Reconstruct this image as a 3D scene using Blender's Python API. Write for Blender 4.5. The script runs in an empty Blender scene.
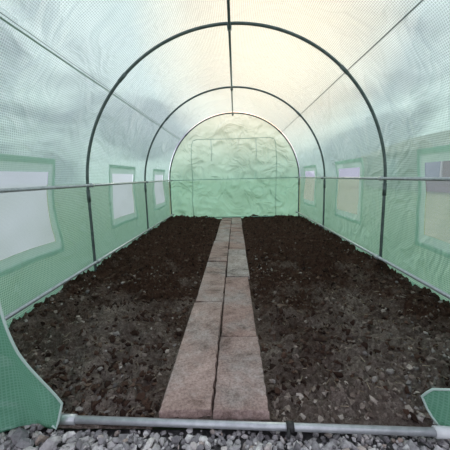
import bpy, bmesh, math, random
import numpy as np
from mathutils import Vector, Matrix, noise, Euler
random.seed(7); rng=np.random.default_rng(7)
sc=bpy.context.scene
sc.view_settings.view_transform='Standard'

# ------------------------------------------------------------ helpers
def nt(name):
    m=bpy.data.materials.new(name); m.use_nodes=True
    t=m.node_tree; t.nodes.clear()
    o=t.nodes.new('ShaderNodeOutputMaterial'); return m,t,o
def N(t,typ,ins=None,**kw):
    n=t.nodes.new(typ)
    for k,v in kw.items(): setattr(n,k,v)
    if ins:
        for k,v in ins.items():
            if isinstance(v,bpy.types.NodeSocket): t.links.new(v,n.inputs[k])
            else: n.inputs[k].default_value=v
    return n
def M(t,op,a,b=0.0,clamp=False):
    n=t.nodes.new('ShaderNodeMath'); n.operation=op; n.use_clamp=clamp
    for i,v in enumerate((a,b)):
        if isinstance(v,bpy.types.NodeSocket): t.links.new(v,n.inputs[i])
        else: n.inputs[i].default_value=v
    return n.outputs[0]
def mixc(t,f,a,b,bt='MIX'):
    n=t.nodes.new('ShaderNodeMix'); n.data_type='RGBA'; n.blend_type=bt
    for i,v in ((0,f),(6,a),(7,b)):
        if isinstance(v,bpy.types.NodeSocket): t.links.new(v,n.inputs[i])
        else: n.inputs[i].default_value=v if i==0 else (*v,1)
    return n.outputs[2]
def ramp(t,f,stops):
    n=t.nodes.new('ShaderNodeValToRGB'); cr=n.color_ramp
    while len(cr.elements)<len(stops): cr.elements.new(0.5)
    for e,(p,c) in zip(cr.elements,stops): e.position=p; e.color=(*c,1)
    t.links.new(f,n.inputs[0]); return n.outputs[0]
def obj(name,verts,faces,mat=None,smooth=False,parent=None,edges=()):
    me=bpy.data.meshes.new(name); me.from_pydata(verts,list(edges),faces); me.update()
    ob=bpy.data.objects.new(name,me); sc.collection.objects.link(ob)
    if mat: me.materials.append(mat)
    if smooth:
        for p in me.polygons: p.use_smooth=True
    if parent: ob.parent=parent
    return ob
def empty(name):
    e=bpy.data.objects.new(name,None); sc.collection.objects.link(e); return e
def tube(name,pts,r,mat,parent=None,seg=12,cap=True):
    V=[];F=[]; pts=[Vector(p) for p in pts]; up=None
    for i,p in enumerate(pts):
        a=pts[max(i-1,0)]; b=pts[min(i+1,len(pts)-1)]; d=(b-a).normalized()
        if up is None:
            up=Vector((0,1,0)) if abs(d.y)<0.8 else Vector((0,0,1))
        u=(up-d*up.dot(d)).normalized(); w=d.cross(u); up=u
        for k in range(seg):
            an=2*math.pi*k/seg; V.append(p+u*math.cos(an)*r+w*math.sin(an)*r)
    for i in range(len(pts)-1):
        for k in range(seg):
            F.append((i*seg+k,i*seg+(k+1)%seg,(i+1)*seg+(k+1)%seg,(i+1)*seg+k))
    if cap:
        F.append(tuple(range(seg))[::-1]); F.append(tuple((len(pts)-1)*seg+k for k in range(seg)))
    return obj(name,V,F,mat,True,parent)
def ico(sub):
    bm=bmesh.new(); bmesh.ops.create_icosphere(bm,subdivisions=sub,radius=1)
    v=np.array([x.co[:] for x in bm.verts]); f=np.array([[q.index for q in x.verts] for x in bm.faces]); bm.free(); return v,f
def rocks(name,items,mat,sub=2,rough=0.16,flat=0.7,smooth=True,parent=None,freq=2.2):
    bv,bf=ico(sub); VV=[];FF=[]; n=len(bv)
    for i,(x,y,z,s) in enumerate(items):
        d=rng.normal(size=(5,3)); d/=np.linalg.norm(d,axis=1)[:,None]
        v=bv.copy(); k=1+sum(rough*rng.uniform(-1,1)*np.sin(freq*(v@dd)+rng.uniform(0,6)) for dd in d)
        k=np.clip(k,.35,1.8)
        v=v*k[:,None]*np.array([rng.uniform(.8,1.3),rng.uniform(.6,1.0),flat*rng.uniform(.75,1.2)])
        R=np.array(Euler((rng.uniform(-.4,.4),rng.uniform(-.4,.4),rng.uniform(0,6.28))).to_matrix())
        v=v@R.T*s+np.array([x,y,z]); VV.append(v); FF.append(bf+i*n)
    return obj(name,np.vstack(VV).tolist(),np.vstack(FF).tolist(),mat,smooth,parent)

# ------------------------------------------------------------ dimensions
HW=1.25; LEG=.75; R=1.25
HOOPS=[.86,2.52,4.18,5.84]
SL=LEG*2+math.pi*R
def prof(s,r=0.0):
    if s<LEG: return (-HW-r,s),(-1,0)
    if s>SL-LEG: return (HW+r,SL-s),(1,0)
    a=math.pi-(s-LEG)/R
    n=(math.cos(a),math.sin(a))
    return (n[0]*(R+r),LEG+n[1]*(R+r)),n
def crease(s,y,sc=1.0,seed=0):
    v=noise.noise(Vector((s*1.7*sc+seed,y*1.3*sc,seed*3.1)))
    v2=noise.noise(Vector((s*2.4*sc+y*1.8*sc,y*3.2*sc-s*1.6*sc,seed+9)))
    return (1-abs(v)*2.6)*.5+(1-abs(v2)*2.6)*.35
def coverP(s,y,off=0.0):
    t=0
    for a,b in zip(HOOPS[:-1],HOOPS[1:]):
        if a<=y<=b: t=math.sin(math.pi*(y-a)/(b-a))
    edge=min(1,min(s,SL-s)/.3)
    w=noise.noise(Vector((s*2.3,y*1.4,3)))*.034+noise.noise(Vector((s*6+y*3,y*5-s*2,8)))*.009+crease(s,y)*.024
    w=w*(.2+.8*t)-.042*t*(.4+.6*edge)
    (x,z),n=prof(s,.020)
    q=w*edge+off
    return Vector((x+n[0]*q,y,z+n[1]*q))

# ------------------------------------------------------------ materials
def mat_cover(name,tint=(.685,.835,.775),transp=.35,per=.013,wht=(.90,.95,.925),gl=.08,df_=.28,low=None,lr=(.12,.76),lm=.5,bs=.55):
    m,t,o=nt(name)
    uv=N(t,'ShaderNodeUVMap'); sp=N(t,'ShaderNodeSeparateXYZ',{0:uv.outputs[0]})
    lines=[]
    for i in (0,1):
        f=M(t,'FRACT',M(t,'DIVIDE',sp.outputs[i],per)); lines.append(M(t,'LESS_THAN',f,.32))
    g=M(t,'MAXIMUM',lines[0],lines[1])
    tc=N(t,'ShaderNodeTexCoord')
    n1=N(t,'ShaderNodeTexNoise',{'Vector':tc.outputs['Object'],'Scale':1.6,'Detail':4})
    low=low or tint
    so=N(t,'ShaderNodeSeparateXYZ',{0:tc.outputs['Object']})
    tb=ramp(t,M(t,'MULTIPLY',so.outputs[2],.5),[(lr[0],low),(lr[1],tint)])  # tint blends by height, carrying light from outside as colour
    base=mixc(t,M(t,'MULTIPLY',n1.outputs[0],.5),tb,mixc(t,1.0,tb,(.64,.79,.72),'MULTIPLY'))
    col=mixc(t,M(t,'MULTIPLY',g,lm),base,mixc(t,.5,tb,wht))
    n2=N(t,'ShaderNodeTexNoise',{'Vector':tc.outputs['Object'],'Scale':2.4,'Detail':2.5,'Distortion':1.6})
    rid=M(t,'ABSOLUTE',M(t,'SUBTRACT',n2.outputs[0],.5))
    bp=N(t,'ShaderNodeBump',{'Height':rid,'Strength':bs,'Distance':.16})
    tr=N(t,'ShaderNodeBsdfTranslucent',{'Color':col,'Normal':bp.outputs[0]})
    df=N(t,'ShaderNodeBsdfDiffuse',{'Color':col,'Normal':bp.outputs[0]})
    gs=N(t,'ShaderNodeBsdfGlossy',{'Color':(.95,.97,.96,1),'Roughness':.30,'Normal':bp.outputs[0]})
    tp=N(t,'ShaderNodeBsdfTransparent',{'Color':mixc(t,.30,tb,(1,1,1))})
    a=N(t,'ShaderNodeMixShader',{0:df_,1:tr.outputs[0],2:df.outputs[0]})
    b=N(t,'ShaderNodeMixShader',{0:gl,1:a.outputs[0],2:gs.outputs[0]})
    fac=M(t,'SUBTRACT',transp*1.3,M(t,'MULTIPLY',g,transp*.9))
    c=N(t,'ShaderNodeMixShader',{0:fac,1:b.outputs[0],2:tp.outputs[0]})
    t.links.new(c.outputs[0],o.inputs[0]); return m
MC=mat_cover('pe_mesh_cover',low=(.35,.645,.495))  # greener low tint: grass behind the sheet painted into its colour
MB=mat_cover('pe_mesh_endwall',tint=(.84,.87,.75),low=(.255,.53,.40),lr=(.34,1.0),transp=.16,wht=(.80,.92,.85),gl=.05,df_=.16,bs=.75)  # pale warm top over deeper green: sky glow painted into the end wall
MF=mat_cover('pe_mesh_flap',tint=(.16,.40,.28),transp=.03,per=.010,wht=(.42,.66,.53),gl=.04,df_=.6)
MS=mat_cover('pe_window_frame',tint=(.62,.80,.71),low=(.50,.74,.62),transp=.10,per=.011,bs=.3)
def simple(name,col,rough=.6,metal=0,nscale=None,col2=None,bump=0,bd=.01):
    m,t,o=nt(name); p=N(t,'ShaderNodeBsdfPrincipled',{'Base Color':(*col,1),'Roughness':rough,'Metallic':metal})
    if nscale:
        tc=N(t,'ShaderNodeTexCoord'); n=N(t,'ShaderNodeTexNoise',{'Vector':tc.outputs['Object'],'Scale':nscale,'Detail':6,'Roughness':.65})
        if col2: t.links.new(mixc(t,ramp(t,n.outputs[0],[(.35,(0,0,0)),(.65,(1,1,1))]),col,col2),p.inputs['Base Color'])
        if bump:
            b=N(t,'ShaderNodeBump',{'Height':n.outputs[0],'Strength':bump,'Distance':bd}); t.links.new(b.outputs[0],p.inputs['Normal'])
    t.links.new(p.outputs[0],o.inputs[0]); return m
MH=simple('hoop_steel',(.10,.13,.13),.38,.45,25,(.17,.20,.20))
MG=simple('galvanised_steel',(.46,.48,.50),.35,.5,30,(.62,.64,.66))
MBL=simple('black_plastic',(.02,.02,.02),.5)
MWH=simple('white_plastic',(.75,.77,.77),.5)
MSEAM=simple('seam_dark',(.16,.22,.21),.6)
MSEAML=simple('seam_light',(.50,.64,.58),.6)
MBAND=simple('seam_mid',(.24,.42,.34),.6)
def mat_pane(name,tr,col):
    m,t,o=nt(name)
    uv=N(t,'ShaderNodeUVMap'); sp=N(t,'ShaderNodeSeparateXYZ',{0:uv.outputs[0]})
    ln=[M(t,'LESS_THAN',M(t,'FRACT',M(t,'DIVIDE',sp.outputs[i],.007)),.35) for i in (0,1)]
    g=M(t,'MAXIMUM',ln[0],ln[1])
    cc=mixc(t,g,col,tuple(c*.85 for c in col))
    a=N(t,'ShaderNodeBsdfTranslucent',{'Color':cc}); d=N(t,'ShaderNodeBsdfDiffuse',{'Color':cc})
    p=N(t,'ShaderNodeBsdfTransparent',{'Color':(1,1,1,1)})
    x=N(t,'ShaderNodeMixShader',{0:.06,1:a.outputs[0],2:d.outputs[0]})
    y=N(t,'ShaderNodeMixShader',{0:tr,1:x.outputs[0],2:p.outputs[0]})
    t.links.new(y.outputs[0],o.inputs[0]); return m
MPL=mat_pane('window_mesh_frosted',.14,(.88,.96,1)); MPR=mat_pane('window_mesh_clear',.70,(.80,.90,1))

# soil
def mat_soil():
    m,t,o=nt('dark_soil'); p=N(t,'ShaderNodeBsdfPrincipled',{'Roughness':.95}); p.inputs['Specular IOR Level'].default_value=.1
    tc=N(t,'ShaderNodeTexCoord'); sp=N(t,'ShaderNodeSeparateXYZ',{0:tc.outputs['Object']})
    big=N(t,'ShaderNodeTexNoise',{'Vector':tc.outputs['Object'],'Scale':2.2,'Detail':9,'Roughness':.72})
    fine=N(t,'ShaderNodeTexNoise',{'Vector':tc.outputs['Object'],'Scale':60,'Detail':8,'Roughness':.8})
    dry=M(t,'ADD',M(t,'MULTIPLY',M(t,'SUBTRACT',2.1,sp.outputs[1]),.62),M(t,'MULTIPLY',M(t,'SUBTRACT',big.outputs[0],.5),4.4),)
    dry=M(t,'ADD',dry,.12,True)
    c1=ramp(t,fine.outputs[0],[(.3,(.019,.010,.007)),(.55,(.074,.038,.025)),(.75,(.18,.10,.068))])
    c2=ramp(t,fine.outputs[0],[(.3,(.075,.056,.046)),(.50,(.25,.20,.168)),(.72,(.56,.49,.43))])
    t.links.new(mixc(t,dry,c1,c2),p.inputs['Base Color'])
    b=N(t,'ShaderNodeBump',{'Height':fine.outputs[0],'Strength':1,'Distance':.03}); t.links.new(b.outputs[0],p.inputs['Normal'])
    t.links.new(p.outputs[0],o.inputs[0]); return m
MSOIL=mat_soil()
def mat_island(name,stops,bump=.4,sc_=60,rough=.85):
    m,t,o=nt(name); p=N(t,'ShaderNodeBsdfPrincipled',{'Roughness':rough}); g=N(t,'ShaderNodeNewGeometry')
    p.inputs['Specular IOR Level'].default_value=.2
    c=ramp(t,g.outputs['Random Per Island'],stops); tc=N(t,'ShaderNodeTexCoord')
    n=N(t,'ShaderNodeTexNoise',{'Vector':tc.outputs['Object'],'Scale':sc_,'Detail':6,'Roughness':.7})
    v=ramp(t,n.outputs[0],[(.3,(.6,.6,.6)),(.7,(1.15,1.15,1.15))])
    t.links.new(mixc(t,1.0,c,v,'MULTIPLY'),p.inputs['Base Color'])
    b=N(t,'ShaderNodeBump',{'Height':n.outputs[0],'Strength':bump,'Distance':.005}); t.links.new(b.outputs[0],p.inputs['Normal'])
    t.links.new(p.outputs[0],o.inputs[0]); return m
MGRAV=mat_island('gravel_stone',[(0,(.20,.19,.195)),(.3,(.36,.345,.35)),(.6,(.52,.50,.49)),(.85,(.74,.72,.70)),(1,(.44,.35,.30))])
MCLOD=mat_island('soil_clod',[(0,(.025,.013,.009)),(.6,(.065,.035,.024)),(.9,(.11,.066,.047)),(1,(.17,.12,.09))],.9,110,.95)
MCLOD2=mat_island('dry_soil_clod',[(0,(.08,.058,.046)),(.5,(.19,.148,.122)),(.85,(.31,.26,.22)),(1,(.46,.40,.35))],.9,110,.95)
MSTONE=mat_island('field_stone',[(0,(.15,.135,.13)),(.5,(.27,.245,.225)),(1,(.48,.44,.40))])
MSTRAW=mat_island('straw',[(0,(.22,.16,.10)),(1,(.50,.42,.30))])
def mat_slab():
    m,t,o=nt('concrete_slab'); p=N(t,'ShaderNodeBsdfPrincipled',{'Roughness':.9}); g=N(t,'ShaderNodeNewGeometry')
    p.inputs['Specular IOR Level'].default_value=.2
    tc=N(t,'ShaderNodeTexCoord')
    c=ramp(t,g.outputs['Random Per Island'],[(0,(.36,.30,.28)),(.25,(.40,.265,.235)),(.5,(.44,.375,.35)),(.75,(.36,.245,.22)),(1,(.50,.40,.365))])
    n=N(t,'ShaderNodeTexNoise',{'Vector':tc.outputs['Object'],'Scale':6,'Detail':12,'Roughness':.8,'Distortion':.4})
    n2=N(t,'ShaderNodeTexNoise',{'Vector':tc.outputs['Object'],'Scale':2.6,'Detail':6,'Roughness':.65})
    n3=N(t,'ShaderNodeTexNoise',{'Vector':tc.outputs['Object'],'Scale':110,'Detail':5,'Roughness':.7})
    c=mixc(t,ramp(t,n2.outputs[0],[(.48,(0,0,0)),(.60,(.75,.75,.75))]),c,(.44,.40,.385))
    v=ramp(t,n.outputs[0],[(.37,(.36,.32,.30)),(.46,(.76,.72,.70)),(.58,(1.05,1.03,1.02)),(.70,(1.45,1.42,1.40))])
    v3=ramp(t,n3.outputs[0],[(.33,(.62,.6,.58)),(.6,(1.1,1.1,1.1))])
    c=mixc(t,1.0,mixc(t,1.0,c,v,'MULTIPLY'),v3,'MULTIPLY')
    t.links.new(c,p.inputs['Base Color'])
    b=N(t,'ShaderNodeBump',{'Height':n3.outputs[0],'Strength':.5,'Distance':.005}); t.links.new(b.outputs[0],p.inputs['Normal'])
    t.links.new(p.outputs[0],o.inputs[0]); return m
MSLAB=mat_slab()

# ------------------------------------------------------------ cover
WB=[(1.33,2.04),(2.99,3.70),(4.65,5.36)]
WS=(.36,.94)
def axis(lo,hi,step,extra):
    ks=sorted(set([lo,hi]+list(extra))); out=[]
    for a,b in zip(ks[:-1],ks[1:]):
        n=max(1,round((b-a)/step)); out+= [a+(b-a)*i/n for i in range(n)]
    return out+[hi]
ys=axis(.84,5.86,.04,[v for w in WB for v in w]+HOOPS[1:3])
ss=axis(0,SL,.04,[WS[0],WS[1],SL-WS[0],SL-WS[1]])
def grid_obj(name,ss,ys,mat,off=0,skip=None,parent=None):
    V=[coverP(s,y,off) for y in ys for s in ss]; n=len(ss); F=[];UV=[]
    for j in range(len(ys)-1):
        for i in range(n-1):
            sm=(ss[i]+ss[i+1])/2; ym=(ys[j]+ys[j+1])/2
            if skip and skip(sm,ym): continue
            F.append((j*n+i,j*n+i+1,(j+1)*n+i+1,(j+1)*n+i))
            UV+=[(ss[i],ys[j]),(ss[i+1],ys[j]),(ss[i+1],ys[j+1]),(ss[i],ys[j+1])]
    ob=obj(name,V,F,mat,True,parent); uv=ob.data.uv_layers.new(name='UVMap')
    for k,c in enumerate(UV): uv.data[k].uv=c
    return ob
def inwin(s,y):
    for a,b in WB:
        if a<y<b and (WS[0]<s<WS[1] or SL-WS[1]<s<SL-WS[0]): return True
    return False
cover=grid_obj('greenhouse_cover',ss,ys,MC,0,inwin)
for k,(ang,mt,w) in enumerate([(180-38,MSEAML,.0045),(180-38.8,MSEAM,.0016),(44,MSEAM,.0036)]):
    s0=LEG+R*math.radians(180-ang)
    grid_obj('seam_%d'%(k+1),[s0-w,s0,s0+w],ys,mt,-.006,None,cover)
for k,(a,b) in enumerate([(0.0,.05),(SL-.05,SL)]):
    grid_obj('hem_%d'%(k+1),[a,b],ys,MS,-.008,None,cover)
wi=0
for side in (0,1):
    for (a,b) in WB:
        wi+=1; s0,s1=(WS if side==0 else (SL-WS[1],SL-WS[0])); fr=.055
        e=empty('window_%d'%wi)
        grid_obj('pane',axis(s0+fr,s1-fr,.04,[]),axis(a+fr,b-fr,.04,[]),MPL if side==0 else MPR,-.002,None,e)
        ya2=axis(a-.035,b+.035,.04,[a+fr,b-fr]); sa2=axis(s0-.035,s1+.035,.04,[s0+fr,s1-fr])
        grid_obj('frame',sa2,ya2,MS,-.006,lambda s,y:(a+fr<y<b-fr and s0+fr<s<s1-fr),e)
# ------------------------------------------------------------ end walls
def endwall(name,y,mat,inner):
    V=[];F=[];UV=[]; nx=110; nz=90
    idx={}
    def top(x):
        x=max(-HW,min(HW,x)); return LEG+math.sqrt(max(0,(R+.015)**2-x*x))
    for i in range(nx+1):
        x=-HW-.01+(2*HW+.02)*i/nx
        for j in range(nz+1):
            z=top(x)*j/nz
            e=min(1,(HW-abs(x))/.2+.05)*min(1,(top(x)-z)/.2+.02)
            dy=(noise.noise(Vector((x*2.5,z*2.2,y)))*.05+noise.noise(Vector((x*7,z*5,y+4)))*.016+crease(x,z,1.5,5)*.065)*max(0,e)
            idx[i,j]=len(V); V.append((x,y+dy+.03,z))
    for i in range(nx):
        for j in range(nz):
            q=[idx[i,j],idx[i+1,j],idx[i+1,j+1],idx[i,j+1]]
            F.append(q); UV+=[(V[k][0],V[k][2]) for k in q]
    ob=obj(name,V,F,mat,True); uv=ob.data.uv_layers.new(name='UVMap')
    for k,c in enumerate(UV): uv.data[k].uv=c
    return ob
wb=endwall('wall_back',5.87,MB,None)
door=empty('door_1')
dp=[(-.80,5.79,.03),(-.81,5.79,.4),(-.79,5.79,.8),(-.80,5.79,1.2),(-.79,5.79,1.42),(-.76,5.79,1.50),(-.68,5.79,1.53),(0,5.79,1.52),(.68,5.79,1.53),(.76,5.79,1.50),(.79,5.79,1.42),(.81,5.79,1.1),(.80,5.79,.8),(.79,5.79,.4),(.80,5.79,.03)]
tube('zip_seam',dp,.005,MBAND,door,8)
tube('hem_band',[(-.8,5.79,.05),(.8,5.79,.05)],.010,MBAND,door,8)
for x in (-.42,.42):
    tube('door_tie',[(x,5.79,1.52),(x+.01,5.78,1.3),(x,5.79,1.12)],.006,MSEAML,door,6)

def interp(P,z):
    for (a,xa),(b,xb) in zip(P[:-1],P[1:]):
        if a<=z<=b: return xa+(xb-xa)*(z-a)/(b-a)
    return P[-1][1]
def edgeL(z): return interp([(0,-.61),(.03,-.595),(.10,-.580),(.2,-.615),(.32,-.655),(.45,-.685),(.575,-.71),(.75,-.80),(1.0,-.90),(1.3,-.92),(1.6,-.85)],z)
def edgeR(z): return interp([(0,.655),(.05,.62),(.10,.60),(.14,.62),(.175,.68),(.3,.80),(.6,.90),(1.0,.93),(1.6,.85)],z)
wf=empty('wall_front')
def flap(name,edge,sgn):
    V=[];F=[];UV=[]; nz=80; nx=30
    def outer(z): return sgn*(HW+.01 if z<LEG else math.sqrt(max(.01,(R+.01)**2-(z-LEG)**2)))
    rim=[]
    for j in range(nz+1):
        z=1.6*j/nz; xe=edge(z); xo=outer(z)
        for i in range(nx+1):
            u=i/nx; x=xe+(xo-xe)*u
            fold=.022*math.sin(x*34+z*5)*(1-u)+.03*math.exp(-u*9)*math.sin(z*9+1)+noise.noise(Vector((x*4,z*4,2)))*.02
            zz=z if j else .012+.03*abs(math.sin(x*9))
            V.append((x,.845+fold*min(1,(1-u)*3),zz))
            if i==0: rim.append(V[-1])
    n=nx+1
    for j in range(nz):
        for i in range(nx):
            q=(j*n+i,j*n+i+1,(j+1)*n+i+1,(j+1)*n+i); F.append(q); UV+=[(V[k][0],V[k][2]) for k in q]
    ob=obj(name,V,F,MF,True,wf); uv=ob.data.uv_layers.new(name='UVMap')
    for k,c in enumerate(UV): uv.data[k].uv=c
    tube(name+'_piping',rim,.0040,MSEAML,wf,8)
flap('flap_1',edgeL,-1); flap('flap_2',edgeR,1)
V=[];F=[];UV=[]
for i in range(41):
    x=-.99+1.98*i/40
    zt=LEG+math.sqrt(max(0,(R+.01)**2-x*x)); zb=min(zt,1.6)
    for j in range(5): V.append((x,.845+.01*math.sin(x*9+j),zb+(zt-zb)*j/4))
for i in range(40):
    for j in range(4):
        q=(i*5+j,(i+1)*5+j,(i+1)*5+j+1,i*5+j+1); F.append(q); UV+=[(V[k][0],V[k][2]) for k in q]
h=obj('header_panel',V,F,MC,True,wf); uv=h.data.uv_layers.new(name='UVMap')
for k,c in enumerate(UV): uv.data[k].uv=c
tube('rolled_door',[(-.8,.80,1.60),(-.3,.79,1.585),(.3,.79,1.585),(.8,.80,1.60)],.05,MF,wf,16)

# ------------------------------------------------------------ frame
fr=empty('greenhouse_frame')
for k,y in enumerate(HOOPS):
    yy=y-(.03 if k==3 else 0)
    pts=[(p[0],yy,p[1]) for p in [prof(s,-.014)[0] for s in axis(-.0,SL,.05,[])]]
    tube('hoop_%d'%(k+1),pts,.0122,MH,fr)
    for s in (LEG-.06,SL-LEG+.06):
        x,z=prof(s,-.014)[0]; tube('sleeve',[(x,yy,z-.05),(x,yy,z+.05)],.0155,MH,fr)
    for s in (LEG+R*math.radians(45),LEG+R*math.radians(135)):
        p0,p1=[prof(s+d,-.014)[0] for d in (-.04,.04)]
        tube('sleeve',[(p0[0],yy,p0[1]),(p1[0],yy,p1[1])],.015,MH,fr)
for sx in (-1,1):
    x=sx*(HW-.040)
    tube('purlin_side',[(x,.86,.78),(x,5.82,.78)],.0115,MG,fr)
    tube('rail_base',[(x,.86,.12),(x,5.82,.12)],.012,MG,fr)
    for y in HOOPS:
        for z in (.78,.12):
            tube('clamp',[(x-sx*.008,min(y,5.81)-.022,z),(x-sx*.008,min(y,5.81)+.022,z)],.018,MG,fr)
tube('ridge_pole',[(-.02,.86,1.957),(0,5.82,1.957)],.0105,MH,fr)
for y in HOOPS: tube('ridge_clamp',[(-.02+.02*(y-.86)/5,min(y,5.81)-.03,1.957),(-.02+.02*(y-.86)/5,min(y,5.81)+.03,1.957)],.017,MH,fr)
tube('end_bar',[(-1.22,5.79,.78),(1.22,5.79,.78)],.006,MBAND,fr)
tb=empty('door_threshold_bar')
A=Vector((-.60,.892,.018)); B=Vector((.655,.838,.022))
tube('bar',[A,B],.0125,MG,tb,16)
tube('end_cap',[B-Vector((.045,-.002,0)),B+Vector((.01,0,0))],.0175,MWH,tb,16)
tube('end_cap',[A-Vector((.01,0,0)),A+Vector((.045,-.002,0))],.0165,MG,tb,16)
c=A.lerp(B,.61)
tube('black_clip',[c-Vector((.012,0,0)),c+Vector((.012,0,0))],.017,MBL,tb,12)
tube('clip_tail',[c+Vector((-.005,-.01,.005)),c+Vector((-.012,-.035,-.006))],.006,MBL,tb,8)

# ------------------------------------------------------------ ground + soil
MGR=simple('grass_ground',(.10,.18,.07),.95,0,6,(.20,.27,.13),.5)
ground=obj('ground',[(-60,-40,-.06),(60,-40,-.06),(60,80,-.06),(-60,80,-.06)],[(0,1,2,3)],MGR)
def pathx(y): return -.088+.03*(y-.9)/5
def soil_z(x,y):
    px=pathx(y); d=abs(x-px)-.195
    if d<=0: return .022+noise.noise(Vector((x*30,y*30,0)))*.006
    z=.004+.050*(1-math.exp(-max(0,d)*5))
    v=Vector((x,y,0))
    amp=min(1,max(0,d)*7+.2)
    z+=amp*(noise.fractal(v*2.2,1,2,3)*.036+noise.fractal(v*9+Vector((3,1,0)),1,2,3)*.036+(abs(noise.noise(v*24))-.2)*.050+noise.noise(v*55)*.016)
    if y<1.0: z*=max(0,(y-.86)/.14)
    return z
xs=np.linspace(-1.262,1.262,260)
yy=[]; y=.87
while y<5.86: yy.append(y); y+=.008+.006*(y-.87)
yy.append(5.86)
V=[];F=[]; n=len(xs)
for y in yy:
    for x in xs: V.append((x,y,soil_z(x,y)))
for j in range(len(yy)-1):
    for i in range(n-1): F.append((j*n+i,j*n+i+1,(j+1)*n+i+1,(j+1)*n+i))
soil=obj('soil_bed',V,F,MSOIL,True)
def dryness(x,y):
    return (2.0-y)*.55+noise.noise(Vector((x*1.5,y*1.5,4)))*1.2+.1
it1=[];it2=[]
for _ in range(26000):
    u=random.random(); y=.90+4.9*u**1.6; x=random.uniform(-1.23,1.23)
    if abs(x-pathx(y))<.20: continue
    s=.0025+.016*random.random()**4.5
    dr=dryness(x,y)+random.uniform(-.5,.5)>.45
    if dr: s=.002+.013*random.random()**4.5
    (it2 if dr else it1).append((x,y,soil_z(x,y)+s*.1,s))
rocks('clods_moist',it1,MCLOD,1,.45,.8,False,soil,4.2)
rocks('clods_dry',it2,MCLOD2,1,.45,.8,False,soil,4.2)
items=[]
for _ in range(60):
    u=random.random(); y=.92+2.6*u**2; x=random.uniform(-1.2,1.2)
    if abs(x-pathx(y))<.21: continue
    s=.004+.009*random.random()**2.5; items.append((x,y,soil_z(x,y)+s*.2,s))
for (x,y,s) in [(-.62,1.42,.020),(-.5,1.3,.013),(.42,1.12,.016),(.52,1.05,.012),(-.40,1.02,.014),(-1.0,1.9,.016)]:
    items.append((x,y,soil_z(x,y)+s*.2,s))
for _ in range(330):
    x=random.uniform(.55,1.22) if random.random()<.65 else random.uniform(-1.2,-.45); y=.9+.36*random.random()**1.8; s=.005+.010*random.random()**2; items.append((x,y,soil_z(x,y)+s*.2,s))
for _ in range(110):
    x=random.choice((-1,1))*random.uniform(1.12,1.23); y=random.uniform(1.0,4.0); s=.005+.008*random.random()**2; items.append((x,y,soil_z(x,y)+s*.2,s))
rocks('scattered_stones',items,MSTONE,1,.28,.75,False,None,2.8)
V=[];F=[]
for _ in range(420):
    x=random.uniform(.2,1.2) if random.random()<.72 else random.uniform(-1.2,-.3)
    y=.93+1.5*random.random()**1.2; L=random.uniform(.004,.02); w=random.uniform(.0006,.0013); a=random.uniform(0,3.14)
    z=soil_z(x,y)+.008; d=Vector((math.cos(a),math.sin(a),random.uniform(-.3,.3)))*L; nrm=Vector((-d.y,d.x,0)).normalized()*w
    k=len(V); c=Vector((x,y,z)); up=Vector((0,0,w*1.4))
    V+=[c-d-nrm,c-d+nrm,c-d+up,c+d-nrm,c+d+nrm,c+d+up]
    F+=[(k,k+1,k+2),(k+3,k+5,k+4),(k,k+3,k+4,k+1),(k+1,k+4,k+5,k+2),(k+2,k+5,k+3,k)]
obj('scattered_straw',V,F,MSTRAW)

# slabs: subdivided, chipped blocks
SV=[];SF=[]
def slab(x0,x1,y0,y1,z,rot,tx,ty,seed):
    w=x1-x0; l=y1-y0; nx=14; ny=int(l/.012); r=.006
    cx,cy=(x0+x1)/2,(y0+y1)/2; top={}
    Rm=Matrix.Rotation(rot,3,'Z')@Matrix.Rotation(tx,3,'X')@Matrix.Rotation(ty,3,'Y')
    def put(u,v,zz):
        p=Rm@Vector((u,v,zz)); SV.append((p.x+cx,p.y+cy,p.z+z)); return len(SV)-1
    us=[-w/2+w*i/nx for i in range(nx+1)]; us[1]=-w/2+r; us[-2]=w/2-r
    vs=[-l/2+l*j/ny for j in range(ny+1)]; vs[1]=-l/2+r; vs[-2]=l/2-r
    for j,v in enumerate(vs):
        for i,u in enumerate(us):
            e=(i in(0,nx))or(j in(0,ny))
            zz=noise.noise(Vector((u*40+seed,v*40,1)))*.0012
            uu,vv=u,v
            if e:
                ch=max(0,noise.noise(Vector((u*30+seed,v*30,seed)))-.10)*.045
                zz-=.004+ch; k=1-(.002+ch*.5)/(w/2)
                if i in(0,nx): uu=u*k
                if j in(0,ny): vv=v*(1-(.002+ch*.5)/(l/2))
            top[i,j]=put(uu,vv,zz)
    for j in range(ny):
        for i in range(nx): SF.append((top[i,j],top[i+1,j],top[i+1,j+1],top[i,j+1]))
    loop=[(i,0) for i in range(nx)]+[(nx,j) for j in range(ny)]+[(i,ny) for i in range(nx,0,-1)]+[(0,j) for j in range(ny,0,-1)]
    low=[put(us[i],vs[j],-.05) for i,j in loop]; n=len(loop)
    for q in range(n): SF.append((low[q],low[(q+1)%n],top[loop[(q+1)%n]],top[loop[q]]))
    SF.append(tuple(low[::-1]))
W=.187; g=.003
jl=[.885,1.79,2.69,3.59,4.49,5.39,5.74]; jr=[.88,1.375,2.27,3.17,4.07,4.97,5.74]
for col,J in ((0,jl),(1,jr)):
    for kk,(a,b) in enumerate(zip(J[:-1],J[1:])):
        c=pathx((a+b)/2)
        ex=random.uniform(-.007,.007)
        if col==0: x0,x1=c-W+ex,c-g/2
        else: x0,x1=c+g/2,c+W+ex
        slab(x0,x1,a+.006,b-.006,.048+random.uniform(-.006,.008),random.uniform(-.003,.003),random.uniform(-.006,.006),random.uniform(-.025,.025),kk*3.7+col*11)
sp_=obj('paving_slab_path',SV,SF,MSLAB,False)

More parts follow.
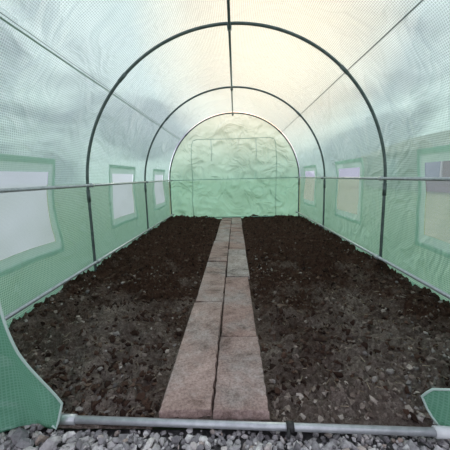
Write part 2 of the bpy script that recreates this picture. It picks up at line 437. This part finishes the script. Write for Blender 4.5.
# gravel outside the door
MGB=simple('gravel_base_mat',(.08,.08,.078),.95,0,40,(.16,.155,.15),.6)
gb=obj('gravel',[(-1.7,-.6,-.03),(1.7,-.6,-.03),(1.7,.9,-.03),(-1.7,.9,-.03)],[(0,1,2,3)],MGB)
items=[]
for _ in range(5200):
    y=random.uniform(.52,.875); x=random.uniform(-1.25,1.25); s=.005+.014*random.random()**2.0
    zc=-.018+random.random()*.022
    d=.892-.045*(x+.6)
    if y>d-.035: zc-=.010; s=min(s,.011)
    items.append((x,y,zc,s))
for _ in range(600):
    y=random.uniform(.87,1.0); x=random.choice((-1,1))*random.uniform(.62,1.22); s=.006+.010*random.random(); items.append((x,y,.0+random.random()*.014,s))
for (x,y,s) in [(-.585,.80,.028),(-.70,.83,.028),(-.50,.80,.019),(-.64,.77,.026),(-.8,.80,.026),(-.67,.80,.022),(-.43,.81,.016)]: items.append((x,y,.012,s))
rocks('gravel_stones',items,MGRAV,1,.28,.75,False,gb,2.8)

# ------------------------------------------------------------ brick house outside (right)
def mat_brick():
    m,t,o=nt('brick'); p=N(t,'ShaderNodeBsdfPrincipled',{'Roughness':.9}); tc=N(t,'ShaderNodeTexCoord')
    mp=N(t,'ShaderNodeMapping',{'Vector':tc.outputs['Object'],'Rotation':(math.radians(90),0,math.radians(90))})
    b=N(t,'ShaderNodeTexBrick',{'Vector':mp.outputs[0],'Color1':(.24,.09,.06,1),'Color2':(.14,.065,.05,1),'Mortar':(.26,.23,.21,1),'Scale':3.5})
    t.links.new(b.outputs[0],p.inputs['Base Color']); t.links.new(p.outputs[0],o.inputs[0]); return m
house=empty('brick_house')
def box(name,a,b,mat,par):
    x0,y0,z0=a;x1,y1,z1=b
    return obj(name,[(x0,y0,z0),(x1,y0,z0),(x1,y1,z0),(x0,y1,z0),(x0,y0,z1),(x1,y0,z1),(x1,y1,z1),(x0,y1,z1)],
      [(3,2,1,0),(4,5,6,7),(0,1,5,4),(1,2,6,5),(2,3,7,6),(3,0,4,7)],mat,False,par)
box('house_walls',(9,9,-.06),(16,22,1.9),mat_brick(),house)
MR=simple('roof_tiles',(.14,.12,.12),.8,0,8,(.20,.17,.16))
obj('house_roof',[(8.7,8.7,1.9),(16.3,8.7,1.9),(16.3,22.3,1.9),(8.7,22.3,1.9),(12.5,8.7,3.2),(12.5,22.3,3.2)],[(0,1,4),(2,3,5),(3,0,4,5),(1,2,5,4),(0,3,2,1)],MR,False,house)
MWN=simple('house_glass',(.30,.36,.42),.15)
for y in (10,13.5,17):
    box('house_window_frame',(8.94,y-.08,.5),(9.0,y+1.38,1.6),MWH,house); box('house_window_glass',(8.92,y,.58),(8.95,y+1.3,1.52),MWN,house)

# ------------------------------------------------------------ world + light
w=bpy.data.worlds.new('sky'); sc.world=w; w.use_nodes=True; t=w.node_tree; t.nodes.clear()
o=t.nodes.new('ShaderNodeOutputWorld'); bg=N(t,'ShaderNodeBackground',{'Strength':1.55})
tc=N(t,'ShaderNodeTexCoord'); g=tc.outputs['Generated']; spx=N(t,'ShaderNodeSeparateXYZ',{0:g})
base=ramp(t,M(t,'MULTIPLY',spx.outputs[2],1.0,True),[(0,(.88,.93,1.0)),(.3,(.90,.94,1.02)),(1,(.90,.94,1.04))])
mp=N(t,'ShaderNodeMapping',{'Vector':g,'Scale':(1,1,1.8),'Location':(.35,0,.2)})
cl=N(t,'ShaderNodeTexNoise',{'Vector':mp.outputs[0],'Scale':3.0,'Detail':5,'Roughness':.55,'Distortion':.5})
cf=ramp(t,cl.outputs[0],[(.43,(0,0,0)),(.56,(1,1,1))])
c1=mixc(t,M(t,'MULTIPLY',cf,.95),base,(.27,.26,.36))
dt=N(t,'ShaderNodeVectorMath',{0:g,1:Vector((.10,.90,.40)).normalized()},operation='DOT_PRODUCT')
wm=ramp(t,dt.outputs['Value'],[(.93,(0,0,0)),(.995,(1,1,1))])
c2=mixc(t,M(t,'MULTIPLY',wm,.85),c1,(2.1,1.36,.86))
t.links.new(c2,bg.inputs[0]); t.links.new(bg.outputs[0],o.inputs[0])
sl=bpy.data.lights.new('sun','SUN'); sl.energy=1.5; sl.angle=math.radians(18); sl.color=(1,.94,.86)
so=bpy.data.objects.new('sun',sl); sc.collection.objects.link(so); so.rotation_euler=Euler((math.radians(-50),math.radians(14),0))

# ------------------------------------------------------------ camera
cd=bpy.data.cameras.new('camera'); co=bpy.data.objects.new('camera',cd); sc.collection.objects.link(co)
cd.sensor_width=36; cd.lens=24.0; cd.clip_start=.02; cd.clip_end=300
Rm=Matrix.Rotation(math.radians(1.9),4,'Z')@Matrix.Rotation(math.radians(90-9.1),4,'X')@Matrix.Rotation(math.radians(-1.4),4,'Z')
co.matrix_world=Matrix.Translation((0,0,.823))@Rm
sc.camera=co
